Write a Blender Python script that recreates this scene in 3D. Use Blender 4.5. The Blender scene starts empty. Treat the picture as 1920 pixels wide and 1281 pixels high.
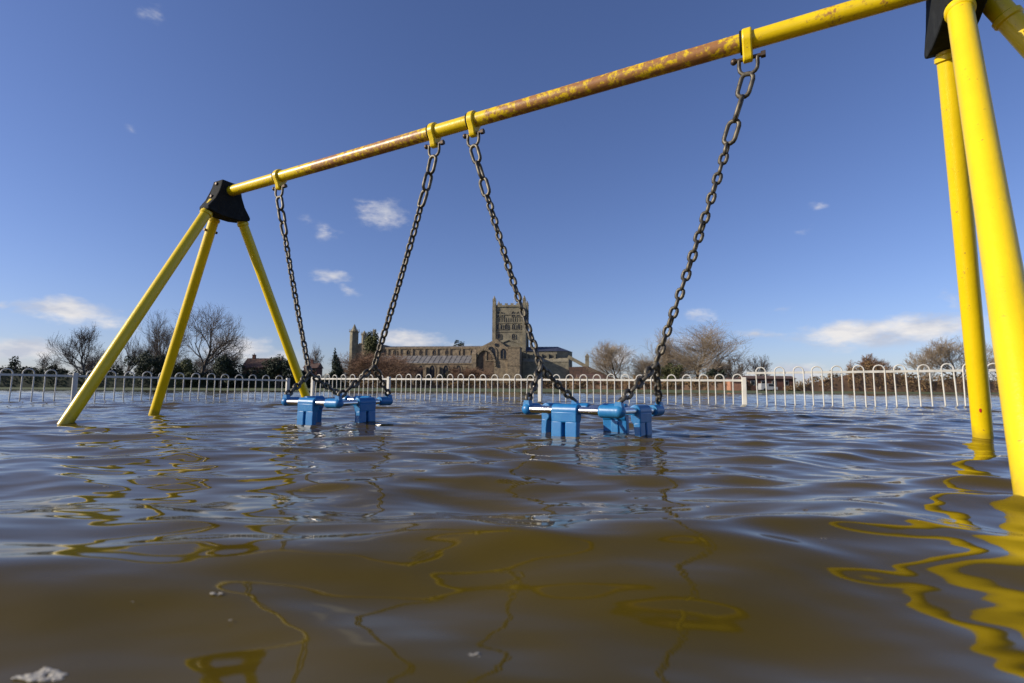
import bpy, math, random
import numpy as np
from mathutils import Vector, Matrix

# ------------------------------------------------------------------ camera
SC = bpy.context.scene
COL = SC.collection
HC, PITCH, ROLL, FPX = 0.1523, 0.0956, 0.0050, 965.3
CAM_LOC = Vector((0, 0, HC))
cam = bpy.data.cameras.new('camera')
cam.sensor_width = 36.0
cam.lens = FPX / 1920 * 36.0
cam.clip_start = 0.01
cam.clip_end = 9000
cam.dof.use_dof = True
cam.dof.focus_distance = 2.0
cam.dof.aperture_fstop = 7.1
camo = bpy.data.objects.new('camera', cam)
COL.objects.link(camo)
CAM_R = Matrix.Rotation(math.radians(90) + PITCH, 3, 'X') @ Matrix.Rotation(ROLL, 3, 'Z')
camo.matrix_world = Matrix.Translation(CAM_LOC) @ CAM_R.to_4x4()
SC.camera = camo


def at(px, py, Y):
    """the world point at distance Y that the photograph shows at pixel (px, py)"""
    d = CAM_R @ Vector(((px - 960) / FPX, (640.5 - py) / FPX, -1))
    return CAM_LOC + d * (Y / d.y)


# ------------------------------------------------------------------ sky and sun
SUN_EL, SUN_AZ = math.radians(24), math.radians(-103)
W = bpy.data.worlds.new('World')
SC.world = W
W.use_nodes = True
nt = W.node_tree
N, L = nt.nodes, nt.links
bg = N['Background']
bg.inputs[1].default_value = 0.104


def wn(t, **k):
    n = N.new(t)
    for a, b in k.items():
        setattr(n, a, b)
    return n


def wmath(op, a, b=None, c=None, clamp=False):
    n = wn('ShaderNodeMath', operation=op, use_clamp=clamp)
    for i, v in enumerate((a, b, c)):
        if v is None:
            continue
        if isinstance(v, (int, float)):
            n.inputs[i].default_value = v
        else:
            L.new(v, n.inputs[i])
    return n.outputs[0]


sky = wn('ShaderNodeTexSky', sky_type='NISHITA', sun_disc=False, sun_elevation=SUN_EL, sun_rotation=SUN_AZ,
         altitude=0, air_density=1.0, dust_density=0.5, ozone_density=2.2)
tc = wn('ShaderNodeTexCoord')
sep = wn('ShaderNodeSeparateXYZ')
L.new(tc.outputs['Generated'], sep.inputs[0])
AZ = wmath('ARCTAN2', sep.outputs[0], sep.outputs[1])
EL = wmath('ARCSINE', sep.outputs[2])
ae = wn('ShaderNodeCombineXYZ')
L.new(AZ, ae.inputs[0]); L.new(EL, ae.inputs[1])


def wnoise(vec, scale, detail, rough, stretch):
    m = wn('ShaderNodeMapping')
    m.inputs['Scale'].default_value = stretch
    L.new(vec, m.inputs[0])
    n = wn('ShaderNodeTexNoise')
    n.inputs['Scale'].default_value = scale
    n.inputs['Detail'].default_value = detail
    n.inputs['Roughness'].default_value = rough
    L.new(m.outputs[0], n.inputs['Vector'])
    return n


warp = wnoise(ae.outputs[0], 9, 4, .6, (1, 1.7, 1))
wv = wn('ShaderNodeVectorMath', operation='SUBTRACT'); L.new(warp.outputs['Color'], wv.inputs[0]); wv.inputs[1].default_value = (.5, .5, .5)
ws = wn('ShaderNodeVectorMath', operation='MULTIPLY'); L.new(wv.outputs[0], ws.inputs[0]); ws.inputs[1].default_value = (.10, .045, 0)
wa = wn('ShaderNodeVectorMath', operation='ADD'); L.new(ae.outputs[0], wa.inputs[0]); L.new(ws.outputs[0], wa.inputs[1])
# every cloud: pixel centre, half width, half height, thickness
CLOUDS = [(130, 588, 100, 30, 1.0), (205, 606, 60, 16, .5), (716, 404, 70, 34, .62), (690, 382, 46, 10, .35), (604, 434, 42, 22, .4),
          (570, 415, 30, 10, .25), (622, 524, 50, 18, .85), (655, 545, 30, 9, .4), (40, 660, 95, 26, 1.0), (450, 655, 75, 26, .95),
          (525, 668, 60, 18, .8), (765, 640, 66, 24, .9), (1600, 626, 140, 34, 1.0), (1725, 614, 130, 32, .95), (1425, 626, 60, 13, .6),
          (1318, 597, 40, 18, .42), (1150, 666, 48, 22, .85), (272, 20, 44, 24, .36), (1525, 387, 34, 11, .36), (1510, 432, 30, 12, .3),
          (252, 243, 30, 12, .26), (1785, 556, 30, 26, .42), (1505, 702, 60, 22, .9), (4, 574, 34, 12, .5), (1420, 700, 70, 14, .5),
          (1268, 640, 60, 16, .35), (850, 655, 60, 12, .35), (1455, 573, 26, 7, .25), (1880, 700, 90, 24, .7)]
blobs = []
for (cx, cy, hw, hh, th) in CLOUDS:
    d = (at(cx, cy, 1) - CAM_LOC).normalized()
    k = d.y
    g = 1.18 if cy > 540 else 1.08
    blobs.append((math.atan2(d.x, d.y), math.asin(d.z), g * hw / FPX * k * k, g * hh / FPX * k, th * (1.15 if cy > 560 else 1)))
rr = random.Random(5)
for i in range(16):      # the same small cumulus goes on round the rest of the horizon
    a = math.radians(58 + rr.random() * 244)
    blobs.append((a if a < math.pi else a - 2 * math.pi, math.radians(rr.uniform(2.5, 11)), rr.uniform(.05, .12), rr.uniform(.015, .03), rr.uniform(.5, 1)))
acc = None
for (a, e, w_, h_, th) in blobs:
    s = wn('ShaderNodeVectorMath', operation='SUBTRACT'); L.new(wa.outputs[0], s.inputs[0]); s.inputs[1].default_value = (a, e, 0)
    m = wn('ShaderNodeVectorMath', operation='MULTIPLY'); L.new(s.outputs[0], m.inputs[0]); m.inputs[1].default_value = (1 / w_, 1 / h_, 0)
    ln = wn('ShaderNodeVectorMath', operation='LENGTH'); L.new(m.outputs[0], ln.inputs[0])
    v = wmath('MULTIPLY_ADD', ln.outputs['Value'], -th, th, clamp=True)
    acc = v if acc is None else wmath('MAXIMUM', acc, v)
fine = wnoise(ae.outputs[0], 34, 7, .62, (1, 2.1, 1))
dens = wmath('MULTIPLY_ADD', wmath('SUBTRACT', fine.outputs['Fac'], .5), .95, acc)
gate = wn('ShaderNodeMapRange', interpolation_type='SMOOTHSTEP'); L.new(acc, gate.inputs['Value'])
gate.inputs['From Min'].default_value = 0.0; gate.inputs['From Max'].default_value = .22
ss = wn('ShaderNodeMapRange', interpolation_type='SMOOTHSTEP'); L.new(dens, ss.inputs['Value'])
ss.inputs['From Min'].default_value = .04; ss.inputs['From Max'].default_value = .90
alpha = wmath('MULTIPLY', ss.outputs[0], gate.outputs[0])
alpha = wmath('MULTIPLY', alpha, .93)
shade = wnoise(ae.outputs[0], 15, 4, .55, (1, 2.4, 1))
cr = wn('ShaderNodeMix', data_type='RGBA')
cr.inputs['A'].default_value = (4.9, 5.2, 6.1, 1)
cr.inputs['B'].default_value = (7.9, 7.6, 7.4, 1)
sr = wn('ShaderNodeMapRange'); L.new(shade.outputs['Fac'], sr.inputs['Value'])
sr.inputs['From Min'].default_value = .38; sr.inputs['From Max'].default_value = .62
L.new(sr.outputs[0], cr.inputs['Factor'])
# the camera's daylight white balance, the same over the whole sky
wb = wn('ShaderNodeMix', data_type='RGBA', blend_type='MULTIPLY')
wb.inputs['Factor'].default_value = 1
wb.inputs['B'].default_value = (.84, .865, 1.20, 1)
L.new(sky.outputs[0], wb.inputs['A'])
mx = wn('ShaderNodeMix', data_type='RGBA')
L.new(alpha, mx.inputs['Factor']); L.new(wb.outputs['Result'], mx.inputs['A']); L.new(cr.outputs['Result'], mx.inputs['B'])
L.new(mx.outputs['Result'], bg.inputs[0])

sd = bpy.data.lights.new('sun', 'SUN')
sd.energy = 4.9
sd.angle = math.radians(.53)
sd.color = (1.0, .91, .76)
so = bpy.data.objects.new('sun', sd)
COL.objects.link(so)
sdir = Vector((math.sin(SUN_AZ) * math.cos(SUN_EL), math.cos(SUN_AZ) * math.cos(SUN_EL), math.sin(SUN_EL)))
so.rotation_euler = sdir.to_track_quat('Z', 'Y').to_euler()
so.location = (-20, 0, 20)

SC.view_settings.view_transform = 'Standard'
SC.view_settings.look = 'None'
SC.view_settings.exposure = 0.08
SC.view_settings.gamma = 1.0
SC.view_settings.use_curve_mapping = False
SC.render.engine = 'CYCLES'
SC.cycles.max_bounces = 6
SC.cycles.use_denoising = True


# ------------------------------------------------------------------ materials
def material(name, col, rough=.6, metal=0., var=.25, scale=6., bump=0., col2=None, thr=(.45, .6), detail=5, spec=.5, coat=0., stretch=(1, 1, 1), noise_rough=.6):
    m = bpy.data.materials.new(name)
    m.use_nodes = True
    t = m.node_tree
    n, l = t.nodes, t.links
    b = n['Principled BSDF']
    b.inputs['Roughness'].default_value = rough
    b.inputs['Metallic'].default_value = metal
    b.inputs['Specular IOR Level'].default_value = spec
    b.inputs['Coat Weight'].default_value = coat
    c = n.new('ShaderNodeTexCoord')
    mp = n.new('ShaderNodeMapping'); mp.inputs['Scale'].default_value = stretch
    l.new(c.outputs['Object'], mp.inputs[0])
    no = n.new('ShaderNodeTexNoise')
    no.inputs['Scale'].default_value = scale
    no.inputs['Detail'].default_value = detail
    no.inputs['Roughness'].default_value = noise_rough
    l.new(mp.outputs[0], no.inputs['Vector'])
    mr = n.new('ShaderNodeMapRange')
    mr.inputs['From Min'].default_value, mr.inputs['From Max'].default_value = thr
    l.new(no.outputs['Fac'], mr.inputs['Value'])
    mix = n.new('ShaderNodeMix'); mix.data_type = 'RGBA'
    mix.inputs['A'].default_value = (*col, 1)
    mix.inputs['B'].default_value = (*(col2 or tuple(v * (1 - var) for v in col)), 1)
    l.new(mr.outputs[0], mix.inputs['Factor'])
    l.new(mix.outputs['Result'], b.inputs['Base Color'])
    if bump:
        bp = n.new('ShaderNodeBump')
        bp.inputs['Strength'].default_value = 1
        bp.inputs['Distance'].default_value = bump
        l.new(no.outputs['Fac'], bp.inputs['Height'])
        l.new(bp.outputs[0], b.inputs['Normal'])
    return m


def yellow_paint(name, bar=False, chips=.635):
    """gloss yellow paint; on the crossbar it is rubbed and rusted where the chains and weather got at it"""
    m = material(name, (.86, .60, .006), rough=.30, var=.10, scale=7, thr=(.4, .7), spec=.5)
    t = m.node_tree; n, l = t.nodes, t.links
    b = n['Principled BSDF']
    base = b.inputs['Base Color'].links[0].from_socket
    c = n.new('ShaderNodeTexCoord')
    no = n.new('ShaderNodeTexNoise'); no.inputs['Scale'].default_value = 44 if bar else 60
    no.inputs['Detail'].default_value = 8; no.inputs['Roughness'].default_value = .72
    l.new(c.outputs['Object'], no.inputs['Vector'])
    fac = no.outputs['Fac']
    mr = n.new('ShaderNodeMapRange'); mr.interpolation_type = 'SMOOTHSTEP'
    if bar:
        # object x runs along the bar (0 = right head, BAR_LEN = left head)
        sp = n.new('ShaderNodeSeparateXYZ'); l.new(c.outputs['Object'], sp.inputs[0])
        zone = None
        for (a, e) in ((.52, 1.48), (1.80, 2.62)):
            q = n.new('ShaderNodeMapRange'); q.interpolation_type = 'SMOOTHSTEP'
            q.inputs['From Min'].default_value, q.inputs['From Max'].default_value = a - .10, a + .14
            l.new(sp.outputs[0], q.inputs['Value'])
            q2 = n.new('ShaderNodeMapRange'); q2.interpolation_type = 'SMOOTHSTEP'
            q2.inputs['From Min'].default_value, q2.inputs['From Max'].default_value = e + .12, e - .12
            l.new(sp.outputs[0], q2.inputs['Value'])
            mu = n.new('ShaderNodeMath'); mu.operation = 'MULTIPLY'
            l.new(q.outputs[0], mu.inputs[0]); l.new(q2.outputs[0], mu.inputs[1])
            if zone is None:
                zone = mu.outputs[0]
            else:
                ad = n.new('ShaderNodeMath'); ad.operation = 'ADD'; ad.use_clamp = True
                l.new(zone, ad.inputs[0]); l.new(mu.outputs[0], ad.inputs[1]); zone = ad.outputs[0]
        big = n.new('ShaderNodeTexNoise'); big.inputs['Scale'].default_value = 5.5; big.inputs['Detail'].default_value = 3
        l.new(c.outputs['Object'], big.inputs['Vector'])
        s1 = n.new('ShaderNodeMath'); s1.operation = 'MULTIPLY_ADD'; l.new(big.outputs['Fac'], s1.inputs[0]); s1.inputs[1].default_value = .42; s1.inputs[2].default_value = -.25
        s2 = n.new('ShaderNodeMath'); s2.operation = 'MULTIPLY_ADD'; l.new(zone, s2.inputs[0]); s2.inputs[1].default_value = .19; l.new(s1.outputs[0], s2.inputs[2])
        s3 = n.new('ShaderNodeMath'); s3.operation = 'ADD'; l.new(fac, s3.inputs[0]); l.new(s2.outputs[0], s3.inputs[1])
        fac = s3.outputs[0]
        mr.inputs['From Min'].default_value, mr.inputs['From Max'].default_value = .515, .68
    else:
        mr.inputs['From Min'].default_value, mr.inputs['From Max'].default_value = chips, chips + .05
    l.new(fac, mr.inputs['Value'])
    if not bar:
        geo = n.new('ShaderNodeNewGeometry')
        sz = n.new('ShaderNodeSeparateXYZ'); l.new(geo.outputs['Position'], sz.inputs[0])
        sn_ = n.new('ShaderNodeTexNoise'); sn_.inputs['Scale'].default_value = 28; sn_.inputs['Detail'].default_value = 5
        l.new(c.outputs['Object'], sn_.inputs['Vector'])
        hz = n.new('ShaderNodeMath'); hz.operation = 'MULTIPLY_ADD'; l.new(sn_.outputs['Fac'], hz.inputs[0]); hz.inputs[1].default_value = -.09; l.new(sz.outputs[2], hz.inputs[2])
        silt = n.new('ShaderNodeMapRange'); silt.interpolation_type = 'SMOOTHSTEP'
        silt.inputs['From Min'].default_value = .004; silt.inputs['From Max'].default_value = -.040
        silt.inputs['To Max'].default_value = .55
        l.new(hz.outputs[0], silt.inputs['Value'])
        sm = n.new('ShaderNodeMix'); sm.data_type = 'RGBA'
        l.new(silt.outputs[0], sm.inputs['Factor']); l.new(base, sm.inputs['A']); sm.inputs['B'].default_value = (.34, .24, .03, 1)
        base = sm.outputs['Result']
    rust = n.new('ShaderNodeMix'); rust.data_type = 'RGBA'
    rn = n.new('ShaderNodeTexNoise'); rn.inputs['Scale'].default_value = 70; rn.inputs['Detail'].default_value = 4
    l.new(c.outputs['Object'], rn.inputs['Vector'])
    rust.inputs['A'].default_value = (.46, .22, .06, 1); rust.inputs['B'].default_value = (.24, .095, .035, 1)
    l.new(rn.outputs['Fac'], rust.inputs['Factor'])
    mix = n.new('ShaderNodeMix'); mix.data_type = 'RGBA'
    l.new(mr.outputs[0], mix.inputs['Factor']); l.new(base, mix.inputs['A']); l.new(rust.outputs['Result'], mix.inputs['B'])
    l.new(mix.outputs['Result'], b.inputs['Base Color'])
    rg = n.new('ShaderNodeMapRange'); rg.inputs['To Min'].default_value = .30; rg.inputs['To Max'].default_value = .40
    l.new(mr.outputs[0], rg.inputs['Value']); l.new(rg.outputs[0], b.inputs['Roughness'])
    bp = n.new('ShaderNodeBump'); bp.inputs['Distance'].default_value = .0012; bp.inputs['Strength'].default_value = .8
    l.new(fac, bp.inputs['Height']); l.new(bp.outputs[0], b.inputs['Normal'])
    return m


M = {
    'paint': yellow_paint('yellow_paint'),
    'chipped': yellow_paint('chipped_yellow_paint', chips=.60),
    'bar': yellow_paint('worn_yellow_paint', True),
    'black': material('black_cast_iron', (.016, .017, .016), rough=.85, spec=.22, var=-.9, scale=30, bump=.004, thr=(.5, .75)),
    'chain': material('weathered_chain_steel', (.175, .15, .105), rough=.5, metal=.45, scale=38, col2=(.04, .037, .033), thr=(.4, .62)),
    'bolt': material('rusty_bolt_steel', (.10, .07, .05), rough=.5, metal=.6, scale=50),
    'blue': material('blue_moulded_plastic', (.010, .145, .37), rough=.38, scale=17, col2=(.035, .215, .42), thr=(.48, .72), detail=8, noise_rough=.7, bump=.0012),
    'steel': material('polished_stainless', (.72, .70, .66), rough=.16, metal=1., var=.15, scale=30),
    'rail': material('weathered_white_paint', (.64, .61, .53), rough=.45, var=.22, scale=9, thr=(.45, .7)),
    'stone': material('golden_limestone', (.31, .235, .145), rough=.9, scale=.8, col2=(.14, .107, .072), thr=(.42, .60), detail=9, bump=.15, noise_rough=.75),
    'stone_grey': material('grey_limestone', (.29, .25, .165), rough=.9, scale=.4, col2=(.16, .14, .10), thr=(.42, .60), detail=9, bump=.12, noise_rough=.75),
    'rubble': material('brown_rubble_infill', (.17, .115, .07), rough=.95, scale=.7, col2=(.09, .06, .04), detail=8),
    'lead': material('weathered_lead_roof', (.22, .21, .20), rough=.7, scale=.5, col2=(.14, .13, .12), thr=(.4, .6), detail=8),
    'slate': material('dark_blue_slate', (.045, .052, .085), rough=.6, scale=.8, detail=7),
    'opening': material('dark_glazing', (.014, .015, .018), rough=.35, var=.3),
    'brick': material('red_brick', (.155, .065, .045), rough=.9, scale=.8, col2=(.085, .045, .035), detail=8),
    'tile': material('brown_roof_tile', (.13, .07, .05), rough=.9, scale=1.1, col2=(.075, .05, .04), detail=8),
    'render': material('cream_render', (.45, .40, .33), rough=.9, scale=.6),
    'salmon': material('salmon_boards', (.42, .20, .12), rough=.8, scale=1),
    'bark': material('grey_brown_bark', (.11, .09, .07), rough=.95, scale=.8, detail=7),
    'twig': material('bare_twigs', (.17, .135, .105), rough=.95, scale=.25, col2=(.11, .09, .075)),
    'twig_pale': material('pale_bare_twigs', (.29, .225, .15), rough=.95, scale=.25, col2=(.20, .15, .105)),
    'twig_brown': material('red_brown_twigs', (.23, .135, .08), rough=.95, scale=.25, col2=(.15, .09, .055)),
    'ever': material('evergreen_leaves', (.030, .042, .016), rough=.8, scale=.6, col2=(.016, .024, .012), thr=(.4, .6)),
    'ever_light': material('olive_leaves', (.085, .088, .022), rough=.8, scale=.6, col2=(.04, .048, .014), thr=(.4, .6)),
    'hedge_brown': material('brown_beech_leaves', (.23, .14, .06), rough=.9, scale=.5, col2=(.11, .075, .035), thr=(.4, .6)),
    'foam': material('pale_foam', (.46, .42, .34), rough=.7, scale=300, col2=(.30, .27, .22), bump=.002),
    'red': material('red_paint_spot', (.55, .02, .02), rough=.5),
    'white': material('white_vehicle_paint', (.45, .45, .45), rough=.3),
    'cloth': material('red_white_cloth', (.5, .10, .08), rough=.8),
    'leaf': material('dead_leaf', (.13, .085, .03), rough=.6, scale=120),
}


# ------------------------------------------------------------------ mesh helpers
class MB:
    def __init__(s):
        s.v = []; s.f = []; s.n = 0

    def add(s, v, f):
        b = s.n
        s.v += [tuple(p) for p in v]
        s.f += [tuple(i + b for i in q) for q in f]
        s.n += len(v)
        return s

    def box(s, c, size, R=None):
        hx, hy, hz = (q / 2 for q in size)
        v = [Vector((x, y, z)) for x in (-hx, hx) for y in (-hy, hy) for z in (-hz, hz)]
        if R is not None:
            v = [R @ p for p in v]
        c = Vector(c)
        return s.add([p + c for p in v], [(0, 1, 3, 2), (4, 6, 7, 5), (0, 4, 5, 1), (2, 3, 7, 6), (0, 2, 6, 4), (1, 5, 7, 3)])

    def box2(s, lo, hi):
        return s.box([(a + b) / 2 for a, b in zip(lo, hi)], [b - a for a, b in zip(lo, hi)])

    def tube(s, pts, rad, sides=12, closed=False, cap=True):
        pts = [Vector(p) for p in pts]
        n = len(pts)
        if not hasattr(rad, '__len__'):
            rad = [rad] * n
        ref = None
        v = []
        for i, p in enumerate(pts):
            if closed:
                t = pts[(i + 1) % n] - pts[i - 1]
            else:
                t = pts[min(i + 1, n - 1)] - pts[max(i - 1, 0)]
            t.normalize()
            if ref is None:
                ref = t.orthogonal().normalized()
            a = (ref - t * ref.dot(t)).normalized(); ref = a
            b = t.cross(a)
            for k in range(sides):
                th = 2 * math.pi * k / sides
                v.append(p + (a * math.cos(th) + b * math.sin(th)) * rad[i])
        f = []
        for i in range(n if closed else n - 1):
            j = (i + 1) % n
            for k in range(sides):
                k2 = (k + 1) % sides
                f.append((i * sides + k, i * sides + k2, j * sides + k2, j * sides + k))
        if cap and not closed:
            f.append(tuple(range(sides))[::-1])
            f.append(tuple((n - 1) * sides + k for k in range(sides)))
        return s.add(v, f)

    def ellipsoid(s, c, r, nu=12, nv=8, R=None):
        v = []; f = []
        for j in range(nv + 1):
            ph = math.pi * j / nv
            for i in range(nu):
                th = 2 * math.pi * i / nu
                p = Vector((r[0] * math.sin(ph) * math.cos(th), r[1] * math.sin(ph) * math.sin(th), r[2] * math.cos(ph)))
                if R is not None:
                    p = R @ p
                v.append(Vector(c) + p)
        for j in range(nv):
            for i in range(nu):
                i2 = (i + 1) % nu
                f.append((j * nu + i, (j + 1) * nu + i, (j + 1) * nu + i2, j * nu + i2))
        return s.add(v, f)

    def prism(s, prof, o, ax, ay, az, d0, d1):
        """the outline prof in the plane (ax, ay) at o, extruded along az from d0 to d1"""
        o, ax, ay, az = Vector(o), Vector(ax), Vector(ay), Vector(az)
        n = len(prof)
        v = [o + ax * a + ay * b + az * d for d in (d0, d1) for a, b in prof]
        f = [tuple(range(n))[::-1], tuple(range(n, 2 * n))]
        f += [(i, (i + 1) % n, (i + 1) % n + n, i + n) for i in range(n)]
        return s.add(v, f)

    def mesh(s, name, m, smooth=None):
        me = bpy.data.meshes.new(name)
        me.from_pydata(s.v, [], s.f)
        me.validate()
        if m is not None:
            me.materials.append(m)
        if smooth is not None:
            me.shade_smooth()
            if smooth < 180:
                me.set_sharp_from_angle(angle=math.radians(smooth))
        return me

    def build(s, name, m, parent=None, smooth=None):
        return link(name, s.mesh(name, m, smooth), parent)


def link(name, me, parent=None):
    o = bpy.data.objects.new(name, me)
    COL.objects.link(o)
    if parent is not None:
        o.parent = parent
        o.matrix_parent_inverse = Matrix.Identity(4)
    return o


def tag(o, label=None, cat=None, group=None, kind=None):
    for k, v in (('label', label), ('category', cat), ('group', group), ('kind', kind)):
        if v:
            o[k] = v
    return o


def thing(name, label, cat, loc=(0, 0, 0), rot=0, group=None):
    o = bpy.data.objects.new(name, None)
    COL.objects.link(o)
    o.empty_display_size = .2
    o.location = loc
    o.rotation_euler = (0, 0, rot)
    return tag(o, label, cat, group)


def arr_mesh(name, v, f, m, smooth=False):
    """numpy vertices and equal-sided faces to a mesh"""
    me = bpy.data.meshes.new(name)
    k = f.shape[1]
    me.vertices.add(len(v)); me.vertices.foreach_set('co', v.astype(np.float32).ravel())
    me.loops.add(f.size); me.loops.foreach_set('vertex_index', f.astype(np.int32).ravel())
    me.polygons.add(len(f))
    me.polygons.foreach_set('loop_start', np.arange(0, f.size, k, dtype=np.int32))
    me.polygons.foreach_set('loop_total', np.full(len(f), k, dtype=np.int32))
    me.update(calc_edges=True)
    me.materials.append(m)
    if smooth:
        me.shade_smooth()
    return me


# ------------------------------------------------------------------ water
rng = np.random.default_rng(3)
NW = 120
lam = np.exp(rng.uniform(math.log(.05), math.log(.95), NW))
ang = np.radians(-90 + rng.normal(0, 21, NW)) + np.where(rng.random(NW) < .5, .26, -.30)
slope = .0166 * np.where(lam < .09, .60, 1.0) * np.where((lam > .09) & (lam < .22), 1.35, 1.0) * np.where(lam > .45, .80, 1.0) * rng.uniform(.6, 1.3, NW)
KK = 2 * np.pi / lam
AMP = slope / KK
PHW = rng.uniform(0, 2 * np.pi, NW)
KX, KY = np.cos(ang) * KK, np.sin(ang) * KK


def water_disp(x, y, cell):
    z = np.zeros_like(x); dx = np.zeros_like(x); dy = np.zeros_like(x)
    # slow gusts: calmer and livelier patches
    g = 1 + .25 * np.sin(x * 1.3 + y * .9 + .6) * np.sin(y * 1.1 - x * .5 + 1.4)
    for i in range(NW):
        w = np.clip((lam[i] / cell - 2.5) / 2.5, 0, 1)
        if not w.any():
            continue
        gi = 1 + (g - 1) * (2.2 if lam[i] < .2 else .6)
        if lam[i] < .25:      # calmer water close in
            gi = gi * (.5 + .5 * np.clip((np.hypot(x, y) - .35) / 1.1, 0, 1))
        p = KX[i] * x + KY[i] * y + PHW[i]
        a = AMP[i] * w * gi
        z += a * np.cos(p)
        dx -= .9 * a * np.sin(p) * np.cos(ang[i])
        dy -= .9 * a * np.sin(p) * np.sin(ang[i])
    return dx, dy, z


def build_water():
    q = 1.0046
    r = .10 * q ** np.arange(0, int(math.log(130 / .10) / math.log(q)))
    r = np.concatenate([r, np.geomspace(r[-1] * 1.03, 4000, 40)])
    fine_ = np.radians(np.linspace(-62, 62, 470))
    th = np.concatenate([fine_, np.radians(np.linspace(62, 298, 74)[1:-1])])
    R, T = np.meshgrid(r, th, indexing='ij')
    x, y = R * np.sin(T), R * np.cos(T)
    cell = np.maximum(R * .0046, np.where(np.abs((T + np.pi) % (2 * np.pi) - np.pi) > math.radians(61.8), R * .056, 0))
    dx, dy, z = water_disp(x, y, cell)
    v = np.stack([x + dx, y + dy, z], -1).reshape(-1, 3)
    nr, nc = R.shape
    i = np.arange(nr - 1)[:, None] * nc
    j = np.arange(nc)[None, :]
    j2 = (j + 1) % nc
    f = np.stack([i + j, i + nc + j, i + nc + j2, i + j2], -1).reshape(-1, 4)
    f = f[:, ::-1]
    m = bpy.data.materials.new('muddy_flood_water')
    m.use_nodes = True
    n, l = m.node_tree.nodes, m.node_tree.links
    b = n['Principled BSDF']
    b.inputs['Roughness'].default_value = .042
    b.inputs['IOR'].default_value = 1.26
    c = n.new('ShaderNodeTexCoord')
    no = n.new('ShaderNodeTexNoise'); no.inputs['Scale'].default_value = 1.6; no.inputs['Detail'].default_value = 3
    l.new(c.outputs['Object'], no.inputs['Vector'])
    mx_ = n.new('ShaderNodeMix'); mx_.data_type = 'RGBA'
    mx_.inputs['A'].default_value = (.090, .061, .006, 1); mx_.inputs['B'].default_value = (.066, .046, .005, 1)
    l.new(no.outputs['Fac'], mx_.inputs['Factor']); l.new(mx_.outputs['Result'], b.inputs['Base Color'])
    mp = n.new('ShaderNodeMapping'); mp.inputs['Scale'].default_value = (5, 11, 1)
    l.new(c.outputs['Object'], mp.inputs[0])
    rp = n.new('ShaderNodeTexNoise'); rp.inputs['Scale'].default_value = 1.0; rp.inputs['Detail'].default_value = 2; rp.inputs['Roughness'].default_value = .55
    l.new(mp.outputs[0], rp.inputs['Vector'])
    bp = n.new('ShaderNodeBump'); bp.inputs['Strength'].default_value = 1; bp.inputs['Distance'].default_value = .0042
    l.new(rp.outputs['Fac'], bp.inputs['Height']); l.new(bp.outputs[0], b.inputs['Normal'])
    o = link('flood_water', arr_mesh('flood_water', v, f, m, True))
    tag(o, 'rippled muddy brown flood water covering the playground', None, kind='structure')
    return o


build_water()

# the flooded field under the water, rising to a grassy bank beyond it
gx = np.concatenate([np.linspace(-4000, -260, 14), np.linspace(-240, 240, 97), np.linspace(260, 4000, 14)])
gy = np.concatenate([np.linspace(-300, 0, 7), np.linspace(6, 84, 14), np.linspace(86, 260, 59), np.linspace(280, 5000, 14)])
X, Y = np.meshgrid(gx, gy, indexing='xy')
Z = np.interp(Y + .10 * X, [-300, 60, 92, 150, 240, 6000], [-.5, -.5, .02, .75, 1.3, 3.0])
Z = Z + np.where(Y > 95, .06 * np.sin(X * .35) * np.cos(Y * .22), 0) - np.where(X > 40, np.clip((X - 40) * .004, 0, .35), 0) * (Y > 80) * (Y < 200)
v = np.stack([X, Y, Z], -1).reshape(-1, 3)
nr, nc = X.shape
i = np.arange(nr - 1)[:, None] * nc; j = np.arange(nc - 1)[None, :]
f = np.stack([i + j, i + j + 1, i + nc + j + 1, i + nc + j], -1).reshape(-1, 4)
M['grass'] = material('winter_grass', (.085, .105, .022), rough=.95, scale=.35, col2=(.06, .065, .02), detail=8)
tag(link('ground', arr_mesh('ground', v, f, M['grass'], True)), 'grassy bank rising beyond the flood water', kind='structure')


# ------------------------------------------------------------------ swing frame
P0 = Vector((1.2187, 1.3458, 1.30))      # right head
P1 = Vector((-1.6659, 2.9120, 1.30))     # left head
BAR_LEN = (P1 - P0).length
U = (P1 - P0).normalized()
NV = Vector((-U.y, U.x, 0))
if NV.y < 0:
    NV = -NV
UP = Vector((0, 0, 1))
FEET = [(P1, -NV, (-2.013, 2.357)), (P1, NV, (-1.319, 3.448)), (P1, U, (-2.190, 3.181)),
        (P0, -NV, (.741, .752)), (P0, NV, (1.590, 1.773)), (P0, -U, (1.761, 1.014))]

swing = thing('playground_swing', 'yellow tubular swing frame with rusty crossbar and black corner castings standing in flood water', 'swing set')
R_BAR, R_LEG = .029, .0272
# crossbar in its own coordinates: x along the bar
mb = MB()
npt = 40
mb.tube([(BAR_LEN * k / npt, 0, 0) for k in range(npt + 1)], R_BAR, 32)
bar = mb.build('crossbar', M['bar'], swing, 40)
bar.matrix_local = Matrix.Translation(P0) @ Matrix((U, NV, UP)).transposed().to_4x4()

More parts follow.
